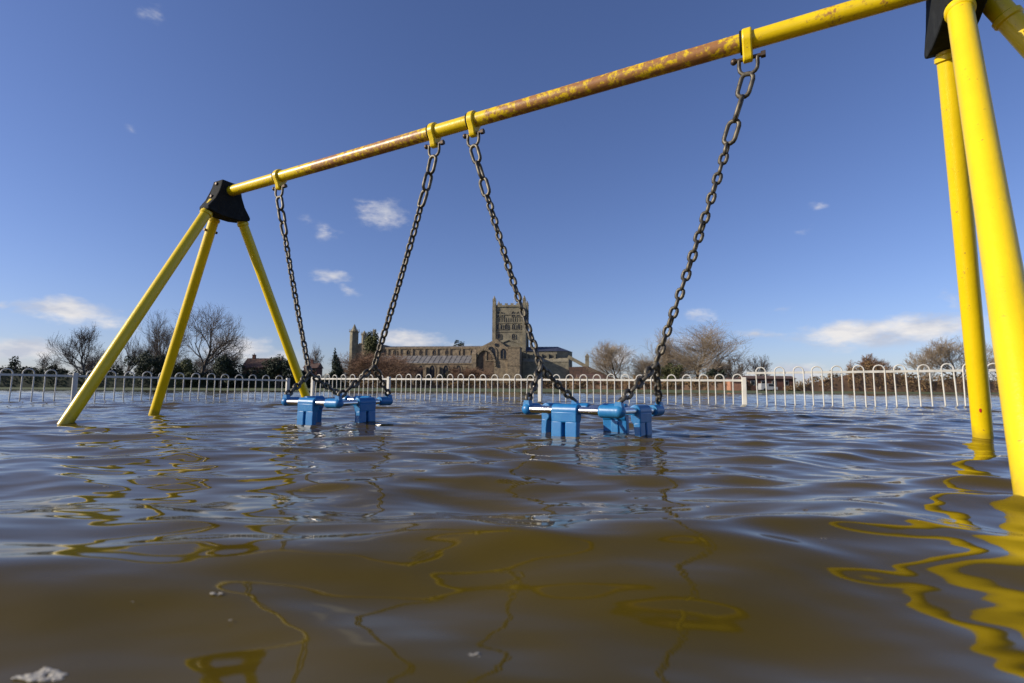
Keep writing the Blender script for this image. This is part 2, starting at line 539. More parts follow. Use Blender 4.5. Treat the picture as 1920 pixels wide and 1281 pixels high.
for P, out in ((P1, U), (P0, -U)):
    half = [(.056, .052), (.060, .02), (.070, -.02), (.090, -.07), (.128, -.125), (.126, -.142)]
    bottom = [(.09, -.152), (.04, -.160)]
    OUT0, OUT1 = -.036, .052
    prof = half + bottom + [(-a, b) for a, b in bottom[::-1]] + [(-a, b) for a, b in half[::-1]]
    mb = MB().prism(prof, P, NV, UP, out, OUT0, OUT1)
    # rib round the edge of the casting
    mb.prism([(a * 1.0, b) for a, b in [(.05, .045), (.056, .02), (.07, -.02), (.09, -.07), (.122, -.122), (-.122, -.122), (-.09, -.07), (-.07, -.02), (-.056, .02), (-.05, .045)]],
             P, NV, UP, out, OUT1, OUT1 + .014)
    hd = mb.build('corner_casting', M['black'], swing)
    bv = hd.modifiers.new('bevel', 'BEVEL'); bv.width = .006; bv.segments = 2; bv.limit_method = 'ANGLE'
    for a, b in ((.085, -.09), (-.085, -.09), (.0, .03)):
        c = P + NV * a + UP * b + out * (OUT1 + .014)
        MB().tube([c, c + out * .014], .011, 6).build('bolt', M['bolt'], hd)
    for sg in (-1, 1):
        for a, b in ((.0585, .030), (.083, -.052)):
            c = P + NV * (sg * (a - .003)) + UP * b + out * .010
            MB().tube([c, c + NV * (sg * .008), c + NV * (sg * .012)], [.0105, .0105, .0075], 6).build('bolt', M['bolt'], hd)

for idx, (P, d, ft) in enumerate(FEET):
    out = U if P is P1 else -U
    top = P + d * .078 + UP * -.094 + out * (.008 if idx != 3 else .001)
    if idx in (2, 5):
        top = P + d * .085 + UP * -.075
    F = Vector((ft[0], ft[1], 0)) + (out * .010 if idx not in (2, 5) else Vector((0, 0, 0)))
    ax = (F - top).normalized()
    end = F + ax * (.5 / -ax.z)
    s0 = top - ax * .012
    n_ = 24
    leg = MB().tube([s0.lerp(end, k / n_) for k in range(n_ + 1)], R_LEG, 32).build('leg', M['paint'], swing, 40)
    # the socket ring where the tube leaves the casting
    a0 = top + ax * (.062 if idx not in (2, 5) else .07)
    MB().tube([a0, a0 + ax * .004, a0 + ax * .018, a0 + ax * .022], [R_LEG + .001, R_LEG + .005, R_LEG + .005, R_LEG + .001], 28).build('socket_ring', M['paint'], leg, 40)
    if idx in (2, 5):
        side = ax.cross(UP).normalized()
        c = top + ax * .15
        MB().tube([c - side * (R_LEG + .012), c + side * (R_LEG + .012)], .008, 8).build('bolt', M['bolt'], leg, 40)
    if idx == 4:
        # red paint spot on the camera side, two hand's breadths above the water
        c = F - ax * .115
        view = (CAM_LOC - c); view -= ax * view.dot(ax); view.normalize()
        sd_ = ax.cross(view).normalized()
        vv = [c + (view * math.cos(t) + sd_ * math.sin(t)) * (R_LEG + .0012) + ax * h for (t, h) in
              [(-.10, 0), (-.06, .007), (.05, .008), (.12, .003), (.11, -.004), (.03, -.007), (-.07, -.006)]]
        MB().add(vv, [tuple(range(7))]).build('paint_spot', M['red'], leg)
    if idx == 3:
        pass

# hangers: a strap round the bar, a tongue, a pin and the shackle the chain hangs from
T_H = (.860, .544, .481, .156)
HANG = []
for t in T_H:
    c = P0.lerp(P1, t)
    mb = MB()
    hw = .0150
    ro, ri = R_BAR + .011, R_BAR - .002
    K = 20
    ring_o = [(ro * math.cos(a), ro * math.sin(a)) for a in [math.radians(-28 + 236 * k / K) for k in range(K + 1)]]
    prof = ring_o + [(-.021, -R_BAR - .012), (-.0165, -R_BAR - .030), (-.0125, -R_BAR - .039), (-.006, -R_BAR - .044), (.006, -R_BAR - .044), (.0125, -R_BAR - .039), (.0165, -R_BAR - .030), (.021, -R_BAR - .012)]
    mb.prism(prof, c, NV, UP, U, -hw, hw)
    br = mb.build('hanger_bracket', M['chipped'], swing, 35)
    bv = br.modifiers.new('bevel', 'BEVEL'); bv.width = .0055; bv.segments = 3; bv.limit_method = 'ANGLE'
    MB().tube([c + U * .0152, c + U * .022], R_BAR + .008, 24).build('bush', M['black'], br, 40)
    pin = c + UP * (-R_BAR - .030)
    mbp = MB().tube([pin - U * .040, pin + U * .040], .0065, 10)
    mbp.tube([pin - U * .052, pin - U * .038], .0115, 6)
    mbp.ellipsoid(pin + U * .043, (.011, .011, .011), 10, 6)
    mbp.build('pin', M['bolt'], br, 40)
    pts = [pin + U * .027 + UP * .002, pin + U * .028 - UP * .026] + \
          [pin + U * (.028 * math.cos(a)) - UP * (.030 + .026 * math.sin(a)) for a in [math.pi * k / 8 for k in range(1, 8)]] + \
          [pin - U * .028 - UP * .026, pin - U * .027 + UP * .002]
    MB().tube(pts, .0062, 10).build('shackle', M['chain'], br, 60)
    HANG.append(pin - UP * .053)


# ------------------------------------------------------------------ swing seats on chains
def link_mesh(name, length, width, wire, segs=5, sides=8):
    """an oval chain link standing along z in the xz plane"""
    r = width / 2 - wire
    h = length / 2 - wire - r
    pts = []
    for s_, z0 in ((1, h), (-1, -h)):
        for k in range(segs + 1):
            a = math.pi * k / segs
            pts.append((r * math.cos(a) * s_, 0, z0 + s_ * r * math.sin(a)))
    return MB().tube(pts, wire, sides, closed=True).mesh(name, M['chain'], 180)


SHORT = link_mesh('link', .0465, .0335, .0063)
LONG = link_mesh('link', .0935, .0505, .0075, 6)
lr = random.Random(3)


def run_links(a, b, parent, first_long=0, sag=.0, start_roll=0., pitch=None):
    """chain links from a to b, every other one turned by a quarter"""
    a, b = Vector(a), Vector(b)
    tot = (b - a).length
    dirn = (b - a).normalized()
    side = Vector((dirn.x, dirn.y, 0))
    down = -UP + dirn * dirn.z
    down = down.normalized() if down.length > .05 else Vector((0, 0, 0))
    s = 0.
    k = 0
    seq = []
    while s < tot - .012:
        if k < first_long:
            p_, L_ = .0785, LONG
        else:
            p_, L_ = .0338, SHORT
        seq.append((s, p_, L_)); s += p_; k += 1
    fit = tot / s
    s = 0.
    for k, (_, p_, L_) in enumerate(seq):
        p_ *= fit
        m = s + p_ / 2
        u_ = m / tot
        pos = a + dirn * m + down * (sag * 4 * u_ * (1 - u_))
        tan = (dirn + down * (sag * 4 * (1 - 2 * u_)) / tot).normalized()
        s += p_
        roll = start_roll + (k % 2) * math.pi / 2 + lr.uniform(-.22, .22)
        x_ = U - tan * U.dot(tan)
        x_.normalize()
        y_ = tan.cross(x_)
        R = Matrix((x_, y_, tan)).transposed() @ Matrix.Rotation(roll, 3, 'Z') @ Matrix.Rotation(lr.uniform(-.05, .05), 3, 'X')
        o = link('link', L_, parent)
        o.matrix_local = Matrix.Translation(pos) @ R.to_4x4()


def make_seat(label, centre, tilt, h_left, h_right, y_left, y_right, a=.36, b=.34, skew=0.):
    C = Vector(centre)
    root = thing('cradle_swing', label, 'swing', group='cradle swing seats hanging from the yellow frame')
    cs, sn = math.cos(skew), math.sin(skew)
    u_ = U * cs + NV * sn
    n_ = NV * cs - U * sn

    def Q(i, j, z=0.):
        return C + u_ * (i * a / 2) + n_ * (j * b / 2) + UP * (z + tilt[0] * i + tilt[1] * j)
    corners = {'nr': (-1, -1), 'nl': (1, -1), 'fl': (1, 1), 'fr': (-1, 1)}
    order = ['nr', 'nl', 'fl', 'fr']
    for k in range(4):
        A, B = Q(*corners[order[k]]), Q(*corners[order[(k + 1) % 4]])
        d = (B - A).normalized()
        inward = (C - (A + B) / 2); inward.z = 0; inward.normalize()
        rail = MB().tube([A.lerp(B, q / 6) for q in range(7)], .0125, 20).build('seat_rail', M['steel'], root, 40)
        # blue strap: sleeve round the rail, then a panel that goes down into the water in two legs
        mid = (A + B) / 2 + (d * .016 if k == 0 else Vector((0, 0, 0)))
        w = .050
        st = MB()
        prof = []
        for q in range(13):
            an = math.radians(-50 + 280 * q / 12)
            prof.append((.0215 * math.cos(an), .0215 * math.sin(an)))
        # outer side is +x (away from the seat middle)
        K = len(prof)
        st.prism(prof, mid, -inward, UP, d, -w, w)
        x0 = .021
        # shoulder that flares to the panel
        st.prism([(-.016, -.012), (.0215, -.004), (.020, -.040), (-.004, -.046), (-.014, -.034)], mid, -inward, UP, d, -w * .985, w * .985)
        for lo, hi in ((-w * 1.0, -w * .10), (w * .16, w * 1.0)):
            st.prism([(.0195, -.036), (.021, -.075), (.018, -.19), (-.004, -.19), (-.002, -.075), (-.006, -.040)], mid, -inward, UP, d, lo, hi)
        # recessed web behind the slot
        st.prism([(.002, -.036), (-.002, -.19), (-.010, -.19), (-.008, -.036)], mid, -inward, UP, d, -w * .3, w * .35)
        sob = st.build('strap', M['blue'], root, 35)
        bv = sob.modifiers.new('bevel', 'BEVEL'); bv.width = .006; bv.segments = 3; bv.limit_method = 'ANGLE'
    for key in order:
        i, j = corners[key]
        c = Q(i, j)
        mb_ = MB()
        # a blue corner piece: a rounded knuckle with a sleeve along one of its rails
        dv_, sg = (u_, i) if key in ('nr', 'fl') else (n_, j)
        q0, q1 = c + dv_ * (sg * .004), c - dv_ * (sg * .066)
        mb_.tube([q0, q0.lerp(q1, .90), q0.lerp(q1, .97), q1], [.0205, .0210, .0205, .0190], 24)
        mb_.ellipsoid(c, (.0212, .0212, .0205), 20, 12)
        # lug on top
        mb_.prism([(-.014, .012), (.014, .012), (.010, .031), (-.010, .031)], c, u_, UP, n_, -.010, .010)
        co = mb_.build('corner_elbow', M['blue'], root, 45)
    lug = lambda key: Q(*corners[key]) + UP * .030
    # two chains, each a single run that forks to the two corners of its side
    for (h, yk, ca, cb) in ((h_left, y_left, 'nl', 'fl'), (h_right, y_right, 'nr', 'fr')):
        ch = bpy.data.objects.new('chain', None); COL.objects.link(ch); ch.parent = root
        run_links(h, yk, ch, first_long=3, sag=.008)
        for key in (ca, cb):
            run_links(yk, lug(key), ch, 0, .006, .6)
        o = link('link', LONG, ch)   # the joining link at the fork
        R = Matrix((NV, U, UP)).transposed()
        o.matrix_local = Matrix.Translation(Vector(yk) - UP * .004) @ R.to_4x4() @ Matrix.Scale(.55, 4)
    return root


def fork(centre, side, up, inset):
    return Vector(centre) + U * (side * inset) + UP * up


C1 = (P0.lerp(P1, (T_H[0] + T_H[1]) / 2)); C1.z = .100
C2 = (P0.lerp(P1, (T_H[2] + T_H[3]) / 2)); C2.z = .086
C1 -= Vector((0, .03, 0)); C2 += Vector((0, .04, 0))
make_seat('farther blue cradle swing seat on chains, nearer the left end of the yellow frame', C1, (.002, .003), HANG[0], HANG[1], fork(C1, 1, .135, .205), fork(C1, -1, .165, .215), .33, .31, .0)
make_seat('nearer blue cradle swing seat on chains, close to the right legs of the frame', C2, (.0, -.002), HANG[2], HANG[3], fork(C2, 1, .165, .215), fork(C2, -1, .165, .225), .355, .335, .15)


# ------------------------------------------------------------------ bow-top fences
def hoop_mesh(h, w=.052, r=.0074):
    """one bow-top hoop: two uprights joined by a half circle, its foot at z=-0.55"""
    pts = [(-w, 0, -.55), (-w, 0, h - w)] + [(-w * math.cos(a), 0, h - w + w * math.sin(a)) for a in [math.pi * k / 8 for k in range(1, 8)]] + [(w, 0, h - w), (w, 0, -.55)]
    return MB().tube(pts, r, 8).mesh('hoop', M['rail'], 60)


fr = random.Random(8)


def make_fence(name, label, origin, D, t0, t1, h0, h1, posts, pitch=.20, phase=.1, rail_drop=.075):
    root = thing(name, label, 'fence', (origin[0], origin[1], 0), math.atan2(D[1], D[0]), 'white bow-top fences standing in the flood')
    hm = hoop_mesh(0.)
    n = int((t1 - t0 - phase) / pitch) + 1
    hh = lambda t: h0 + (h1 - h0) * (t - t0) / (t1 - t0)
    for k in range(n):
        t = t0 + phase + k * pitch
        if any(abs(t - p) < .075 for p in posts):
            continue
        if t > t1 - .06:
            break
        o = link('hoop', hm, root)
        o.location = (t + fr.gauss(0, .005), fr.gauss(0, .003), hh(t) + fr.gauss(0, .004))
        o.rotation_euler = (fr.gauss(0, .014), fr.gauss(0, .013), fr.gauss(0, .06))
    for z in (rail_drop, .75):
        mb = MB()
        a, b = Vector((t0, 0, hh(t0) - z)), Vector((t1, 0, hh(t1) - z))
        R = (b - a).normalized().to_track_quat('X', 'Z').to_matrix()
        mb.box((a + b) / 2, ((b - a).length, .012, .026 if z < .5 else .03), R)
        mb.build('rail', M['rail'], root)
    for p in posts:
        mb = MB().box2((p - .026, -.026, -.6), (p + .026, .026, hh(p) - .035))
        po = mb.build('post', M['rail'], root)
        bv = po.modifiers.new('bevel', 'BEVEL'); bv.width = .004; bv.segments = 1
    return root


make_fence('bow_top_fence', 'shaded grey bow-top fence on the left, behind the left swing legs', (-5.98, 6.27), (.695, .719), -2.0, 3.24, .398, .381, (.52, 3.24), phase=.085)
make_fence('bow_top_fence', 'sunlit white bow-top fence in the middle, behind both swing seats', (0, 7.77), (.906, -.424), -4.03, 3.19, .430, .370, (-4.03, -2.30, .46, 3.19), phase=.14)
make_fence('bow_top_fence', 'sunlit white bow-top fence on the right, one step higher, running behind the right legs', (0, 7.77), (.906, -.424), 3.222, 6.6, .458, .468, (5.95,), phase=.16, rail_drop=.072)


# ------------------------------------------------------------------ the abbey
AB_Y = 236.
PX = AB_Y / FPX                      # metres to a pixel at that distance
ROT = math.radians(7)
abbey = thing('abbey', 'large old stone abbey church with square tower, beyond the flooded field', 'church', at(952, 734, AB_Y), -ROT)
abbey.location.z = 0.
ca = math.cos(ROT)


def ax_(px, y=5.0):                   # pixel column to metres along the church, on its lengthwise line y
    k = (px - 960) / FPX
    sn = math.sin(ROT)
    return (k * (AB_Y + y * ca) - (952 - 960) * PX - y * sn) / (ca + k * sn)


def az_(py):
    return (735.5 - py) * PX + HC


def pointed(w, h, k=5):
    """half-width w, height h outline of a pointed window, foot at 0"""
    sp = h * .62
    pts = [(-w, 0), (w, 0), (w, sp)]
    for i in range(1, k):
        a = i / k
        pts.append((w * (1 - a ** 1.6), sp + (h - sp) * math.sin(a * math.pi / 2)))
    pts.append((0, h))
    for i in range(k - 1, 0, -1):
        a = i / k
        pts.append((-w * (1 - a ** 1.6), sp + (h - sp) * math.sin(a * math.pi / 2)))
    pts.append((-w, sp))
    return pts


def wall_windows(parent, y, wins, name='window', frame=None):
    """pointed windows: dark glazing set in a raised stone surround on the south face at y"""
    for (x, z, w, h) in wins:
        out = pointed(w, h); big = pointed(w * 1.35, h * 1.1)
        big = [(a, b - .05 * h) for a, b in big]
        fr_ = MB()
        n = len(out)
        v = [(x + a, y - .28, z + b) for a, b in big] + [(x + a, y - .28, z + b) for a, b in out] + \
            [(x + a, y + .02, z + b) for a, b in big] + [(x + a, y + .02, z + b) for a, b in out]
        f_ = []
        for i_ in range(n):
            j_ = (i_ + 1) % n
            f_ += [(i_, j_, n + j_, n + i_), (n + i_, n + j_, 3 * n + j_, 3 * n + i_), (2 * n + i_, i_, j_, 2 * n + j_)[::-1]]
        fr_.add(v, f_)
        wo = fr_.build(name, frame or M['stone'], parent)
        MB().add([(x + a, y - .03, z + b) for a, b in out], [tuple(range(n))[::-1]]).build('glazing', M['opening'], wo)
        MB().box((x, y - .10, z + h * .42), (.16, .12, h * .84)).build('mullion', frame or M['stone'], wo)


def crenels(mb, x0, x1, y0, y1, z, h, n, t=.5):
    """a battlement round a rectangle"""
    w = (x1 - x0) / (2 * n + 1)
    for k in range(n + 1):
        a = x0 + 2 * k * w
        mb.box2((a, y0, z), (a + w, y0 + t, z + h)); mb.box2((a, y1 - t, z), (a + w, y1, z + h))
    w = (y1 - y0) / (2 * n + 1)
    for k in range(1, n):
        a = y0 + 2 * k * w
        mb.box2((x0, a, z), (x0 + t, a + w, z + h)); mb.box2((x1 - t, a, z), (x1, a + w, z + h))


# tower
tx0, tx1 = ax_(925), ax_(982)
ty0, ty1 = 6.0, 6.0 + (tx1 - tx0)
ztop = az_(573)
zb = az_(655)
mb = MB().box2((tx0, ty0, 0), (tx1, ty1, ztop))
for z in (az_(592 - 4), az_(604), az_(621)):
    mb.box2((tx0 - .25, ty0 - .25, z - .25), (tx1 + .25, ty1 + .25, z + .25))
for sx in (tx0, tx1):
    for sy in (ty0, ty1):
        mb.box2((sx - .8, sy - .8, 0), (sx + .8, sy + .8, ztop + .3))
tower = mb.build('tower', M['stone_grey'], abbey)
mb = MB()
mb.box2((tx0 - .4, ty0 - .4, ztop), (tx1 + .4, ty0 + .2, ztop + .9)); mb.box2((tx0 - .4, ty1 - .2, ztop), (tx1 + .4, ty1 + .4, ztop + .9))
mb.box2((tx0 - .4, ty0 + .2, ztop), (tx0 + .2, ty1 - .2, ztop + .9)); mb.box2((tx1 - .2, ty0 + .2, ztop), (tx1 + .4, ty1 - .2, ztop + .9))
crenels(mb, tx0 - .4, tx1 + .4, ty0 - .4, ty1 + .4, ztop + .9, .8, 5)
mb.build('battlement', M['stone_grey'], tower)
for sx, sy in ((tx0, ty0), (tx1, ty0), (tx0, ty1), (tx1, ty1)):
    mb = MB()
    mb.box2((sx - .75, sy - .75, ztop + .3), (sx + .75, sy + .75, ztop + 3.1))
    mb.tube([(sx, sy, ztop + 3.1), (sx, sy, ztop + 3.3), (sx, sy, ztop + 5.4)], [1.0, .8, .12], 8)
    for qx in (-.6, .6):
        for qy in (-.6, .6):
            mb.tube([(sx + qx, sy + qy, ztop + 2.8), (sx + qx, sy + qy, ztop + 4.3)], [.3, .05], 4)
    mb.build('pinnacle', M['stone_grey'], tower)
mid = (tx0 + tx1) / 2
tw = []
for px, z0, w, h in ((934, 592, .85, 2.6), (939, 592, .75, 2.4), (961.5, 592, .8, 2.5), (933, 616.5, .75, 2.6), (938, 616.5, .7, 2.5), (948, 616.5, .75, 2.6), (962, 616.5, .75, 2.6), (935, 635, .75, 2.5), (962, 635, .75, 2.5), (972, 616.5, .7, 2.5), (971, 592, .7, 2.4)):
    tw.append((ax_(px), az_(z0 + .5), w, h))
wall_windows(tower, ty0, tw, 'belfry_window', M['stone_grey'])
# blank arcade between the belfry stages
mb = MB()
for k in range(12):
    x = tx0 + 1.3 + (tx1 - tx0 - 2.6) * k / 11
    mb.box2((x - .12, ty0 - .2, az_(603)), (x + .12, ty0, az_(594)))
mb.build('blank_arcade', M['stone_grey'], tower)
mb = MB().tube([(mid + 1.5, (ty0 + ty1) / 2, ztop), (mid + 1.5, (ty0 + ty1) / 2, ztop + 7.2)], .10, 6)
mb.build('flagpole', M['rail'], tower)
# the sloping scar of an old roof on the tower's foot
mb = MB()
for s_ in (1, -1):
    a, b = Vector((mid, ty0 - .15, az_(637))), Vector((mid + s_ * 8.5, ty0 - .15, az_(650)))
    R = (b - a).normalized().to_track_quat('X', 'Z').to_matrix()
    mb.box((a + b) / 2, ((b - a).length, .5, .5), R)
mb.build('roof_scar', M['stone_grey'], tower)

# nave: tall clerestory, its low roof behind a parapet, and the aisle in front
nx0, nx1 = ax_(712) + .05, tx0 - .1
zr = az_(652)
mb = MB().box2((nx0, 6.6, 0), (nx1, 19, zr))
mb.box2((nx0, 6.3, zr - .5), (nx1, 6.6, zr + .45))
for k in range(9):
    x = nx0 + (nx1 - nx0) * (k + .5) / 9
    mb.box2((x - .45, 6.2, az_(668)), (x + .45, 6.6, zr - .5))
nave = mb.build('nave', M['stone'], abbey)
MB().prism([(6.7, zr + .05), (18.9, zr + .05), (12.8, zr + 1.4)], (0, 0, 0), (0, 1, 0), (0, 0, 1), (1, 0, 0), nx0 + .1, nx1 - .1).build('nave_roof', M['lead'], abbey)
cw = []
for px in (720, 737.5, 763, 787, 812, 836, 862, 884):
    cw.append((ax_(px), az_(665.5), .85, 2.3))
wall_windows(nave, 6.6, cw, 'clerestory_window')
ay0 = -2.0
zae, zar = az_(684.5), az_(667.5)
arx1 = ax_(897)
mb = MB().box2((nx0, ay0, 0), (arx1, 6.25, zae))
mb.box2((nx0, ay0 - .3, zae - .4), (arx1, ay0, zae + .1))
for px in (744, 765, 786, 806, 830, 855, 878):
    x = ax_(px)
    mb.box2((x - .55, ay0 - 1.3, 0), (x + .55, ay0, zae - 1.6))
aisle = mb.build('aisle', M['stone'], abbey)
ar = MB().prism([(ay0 - .35, zae + .12), (6.28, zae + .12), (6.28, zar), (5.9, zar)], (0, 0, 0), (0, 1, 0), (0, 0, 1), (1, 0, 0), nx0 + .05, arx1)
aro = ar.build('aisle_roof', M['lead'], abbey)
for k in range(20):                    # lead rolls on the aisle roof
    x = nx0 + 1.2 + (arx1 - nx0 - 2) * k / 19
    a, b = Vector((x, ay0 - .3, zae + .2)), Vector((x, 5.9, zar + .06))
    R = (b - a).normalized().to_track_quat('Y', 'Z').to_matrix()
    MB().box((a + b) / 2, (.22, (b - a).length, .2), R).build('lead_roll', M['lead'], aro)
wall_windows(aisle, ay0, [(ax_(px), az_(711), 1.25, 5.6) for px in (755, 776, 797, 818, 843, 866)], 'aisle_window')

# west front with its two spired turrets
mb = MB().box2((ax_(657), 5.6, 0), (ax_(712), 20, az_(644)))
for k in range(5):
    mb.box2((ax_(657) - .3, 5.4 + k * 3.4, az_(644)), (ax_(657) + 1.2, 7.0 + k * 3.4, az_(641)))
    mb.box2((ax_(662) + k * 2.5, 5.3, az_(644)), (ax_(662) + k * 2.5 + 1.3, 5.9, az_(642)))
wf = mb.build('west_front', M['stone'], abbey)
for (px, y, top) in ((662, 6.2, 606), (681, 19.4, 613), (700, 6.4, 625)):
    x = ax_(px, y); z0, z1, z2 = az_(651), az_(620), az_(top - 3)
    r = 2.25 if px == 662 else (1.5 if px == 681 else .7)
    mb = MB().tube([(x, y, 0), (x, y, z1), (x, y, z1 + .3)], [r, r * .96, r * 1.12], 8)
    mb.tube([(x, y, z1 + .3), (x, y, z1 + 1.2), (x, y, z2)], [r * .8, r * .62, .08], 8)
    for k in range(8):
        a = math.pi * (k + .5) / 4
        mb.tube([(x + r * math.cos(a), y + r * math.sin(a), z1), (x + r * math.cos(a), y + r * math.sin(a), z1 + 1.7)], [.26, .05], 4)
    mb.build('turret', M['stone_grey'], wf)

# south transept: gabled front between two stair turrets, a great blank arch in it
sx0, sx1 = ax_(900), ax_(957)
ty = -5.5
zg0, zg1 = az_(657), az_(640)
mb = MB().prism([(sx0, 0), (sx1, 0), (sx1, zg0), ((sx0 + sx1) / 2 + 2, zg1), (sx0, zg0 - .5)], (0, 0, 0), (1, 0, 0), (0, 0, 1), (0, 1, 0), ty, 6.5)
tr = mb.build('transept', M['stone'], abbey)
mb = MB().box2((sx1 + .02, ty - .8, 0), (ax_(979), 3, az_(657)))
mb.box2((sx1 - .1, ty - 1., az_(657)), (ax_(979) + .2, 3.2, az_(655)))
mb.box2((sx1 - .1, ty - 1., az_(690)), (ax_(979) + .2, ty - .8, az_(688)))
mb.build('stair_turret', M['stone'], tr)
mb = MB().box2((ax_(893), ty - 1.2, 0), (sx0 + .3, ty + 1.5, az_(668)))
mb.prism([(ty - 1.2, az_(668)), (ty + 1.5, az_(668)), (ty + 1.5, az_(659))], (0, 0, 0), (0, 1, 0), (0, 0, 1), (1, 0, 0), ax_(893), sx0 + .3)
mb.build('buttress', M['stone'], tr)
wall_windows(tr, ty, [(ax_(949.5), az_(677), 1.35, 4.6), (ax_(927.5), az_(680), 2.0, 6.2)], 'transept_window')
# great arch: voussoirs stand proud of the wall
mb = MB()
cx, cz = ax_(916), az_(690)
for k in range(13):
    a = math.pi * (.03 + .94 * k / 12)
    R = Matrix.Rotation(-(a - math.pi / 2), 3, 'Y')
    mb.box((cx + 4.7 * math.cos(a), ty - .3, cz + 7.4 * math.sin(a)), (1.45, .9, .9), R)
mb.build('blank_arch', M['stone'], tr)
MB().prism([(-4.1, -9), (4.1, -9), (4.1, 0)] + [(4.1 * math.cos(a), 6.6 * math.sin(a)) for a in [math.pi * k / 10 for k in range(1, 10)]] + [(-4.1, 0)],
           (cx, 0, cz), (1, 0, 0), (0, 0, 1), (0, 1, 0), ty - .04, ty - .02).build('arch_infill', M['rubble'], tr)
mb = MB().tube([((sx0 + sx1) / 2 + 2, ty - .05, az_(651.5)), ((sx0 + sx1) / 2 + 2, ty - .3, az_(651.5))], .75, 14)
mb.build('roundel', M['opening'], tr)

# choir with dark roof, and its apse
qx0, qx1 = ax_(979) + .3, ax_(1044)
zq = az_(660)
mb = MB().box2((qx0, 5.4, 0), (qx1, 19.5, zq))
for k in range(5):
    x = qx0 + 2 + (qx1 - qx0 - 3) * k / 4
    mb.box2((x - .5, 4.3, 0), (x + .5, 5.4, zq - 1.2))
mb.tube([(qx1, 12.4, 0), (qx1, 12.4, zq)], 7.0, 8)
ch = mb.build('choir', M['stone_grey'], abbey)
mb = MB().prism([(5.0, zq + .03), (19.8, zq + .03), (12.4, az_(649))], (0, 0, 0), (0, 1, 0), (0, 0, 1), (1, 0, 0), qx0, qx1)
mb.tube([(qx1, 12.4, zq + .04), (qx1, 12.4, az_(649))], [7.35, .1], 8)
mb.build('choir_roof', M['slate'], abbey)
wall_windows(ch, 5.4, [(qx0 + (qx1 - qx0) * (k + .62) / 4.6, az_(684), 1.1, 4.0) for k in range(4)], 'choir_window', M['stone_grey'])
lx1 = ax_(1066)
mb = MB().box2((qx0, 2.6, 0), (lx1, 5.0, az_(681)))
mb.prism([(2.4, az_(681) + .03), (5.0, az_(681) + .03), (5.0, az_(673))], (0, 0, 0), (0, 1, 0), (0, 0, 1), (1, 0, 0), qx0, lx1)
mb.build('side_chapel', M['stone_grey'], abbey)

# old house east of the church: chimney, long sloping roof and a propping arch towards the apse
hx = lambda px: (px - 1100) * PX
ruin = thing('stone_house', 'dark low stone house with tall chimney at the right end of the abbey', 'house', at(1100, 734, AB_Y - 4), -ROT)
ruin.location.z = 0
mb = MB().prism([(hx(1070), 0), (hx(1162), 0), (hx(1150), az_(712)), (hx(1104), az_(690)), (hx(1068), az_(691))], (0, 0, 0), (1, 0, 0), (0, 0, 1), (0, 1, 0), 0, 7)
mb.build('wall', M['tile'], ruin)
a, b = Vector((hx(1066), 3, az_(671))), Vector((hx(1099), 3, az_(689)))
R = (b - a).normalized().to_track_quat('X', 'Z').to_matrix()
MB().box((a + b) / 2, ((b - a).length, 1.2, 1.5), R).build('propping_arch', M['stone_grey'], ruin)
mb = MB().box2((hx(1098), 1, 0), (hx(1105), 3, az_(669)))
mb.box2((hx(1097.4), .8, az_(672)), (hx(1105.6), 3.2, az_(670.5)))
mb.tube([(hx(1101.5), 2, az_(669)), (hx(1101.5), 2, az_(666))], .35, 8)
mb.build('chimney', M['stone_grey'], ruin)


# ------------------------------------------------------------------ trees
def tree_geo(seed, counts, ang0=.75, up=.25, gn=.16, trunk_frac=.30, shrink=.72, droop=0., twig=.035):
    """bare winter tree of unit height: returns (vertices, quads) for trunk with limbs and for crown"""
    r = np.random.default_rng(seed)
    segs = [[], []]

    def tube(pts, rad, which):
        segs[which].append((np.array(pts), np.array(rad)))

    def grow(p, d, Ln, rad, lvl):
        ns = 5 if lvl == 0 else (3 if lvl < 4 else 2)
        pts = [p]; rads = [rad]
        for k in range(ns):
            d = d + r.normal(0, gn, 3) + np.array([0, 0, up * .25 - droop * (lvl >= 3)])
            d = d / np.linalg.norm(d)
            p = p + d * Ln / ns
            pts.append(p); rads.append(rad * (1 - (.45 if lvl else .5) * (k + 1) / ns))
        tube(pts, rads, 0 if lvl < 2 else 1)
        if lvl >= len(counts):
            return
        nchild = counts[lvl]
        for c in range(nchild):
            f_ = (trunk_frac + (1 - trunk_frac) * (c + r.random() * .8) / nchild) if lvl == 0 else (.25 + .75 * (c + r.random() * .7) / nchild)
            f_ = min(f_, 1.)
            x = f_ * ns
            i0 = min(int(x), ns - 1)
            q = pts[i0] + (pts[i0 + 1] - pts[i0]) * (x - i0)
            dd = pts[i0 + 1] - pts[i0]; dd = dd / np.linalg.norm(dd)
            perp = np.cross(dd, r.normal(0, 1, 3)); perp /= np.linalg.norm(perp)
            a = ang0 * r.uniform(.6, 1.25) * (1.0 if f_ < .9 else .5)
            nd = dd * math.cos(a) + perp * math.sin(a)
            nd[2] += up * .5
            nd /= np.linalg.norm(nd)
            grow(q, nd, Ln * shrink * r.uniform(.75, 1.15) * (1.05 - .35 * f_ if lvl == 0 else 1), max(rads[i0] * .58, .0), lvl + 1)
    grow(np.zeros(3), np.array([r.normal(0, .04), r.normal(0, .04), 1.]), .42, .022, 0)
    return segs


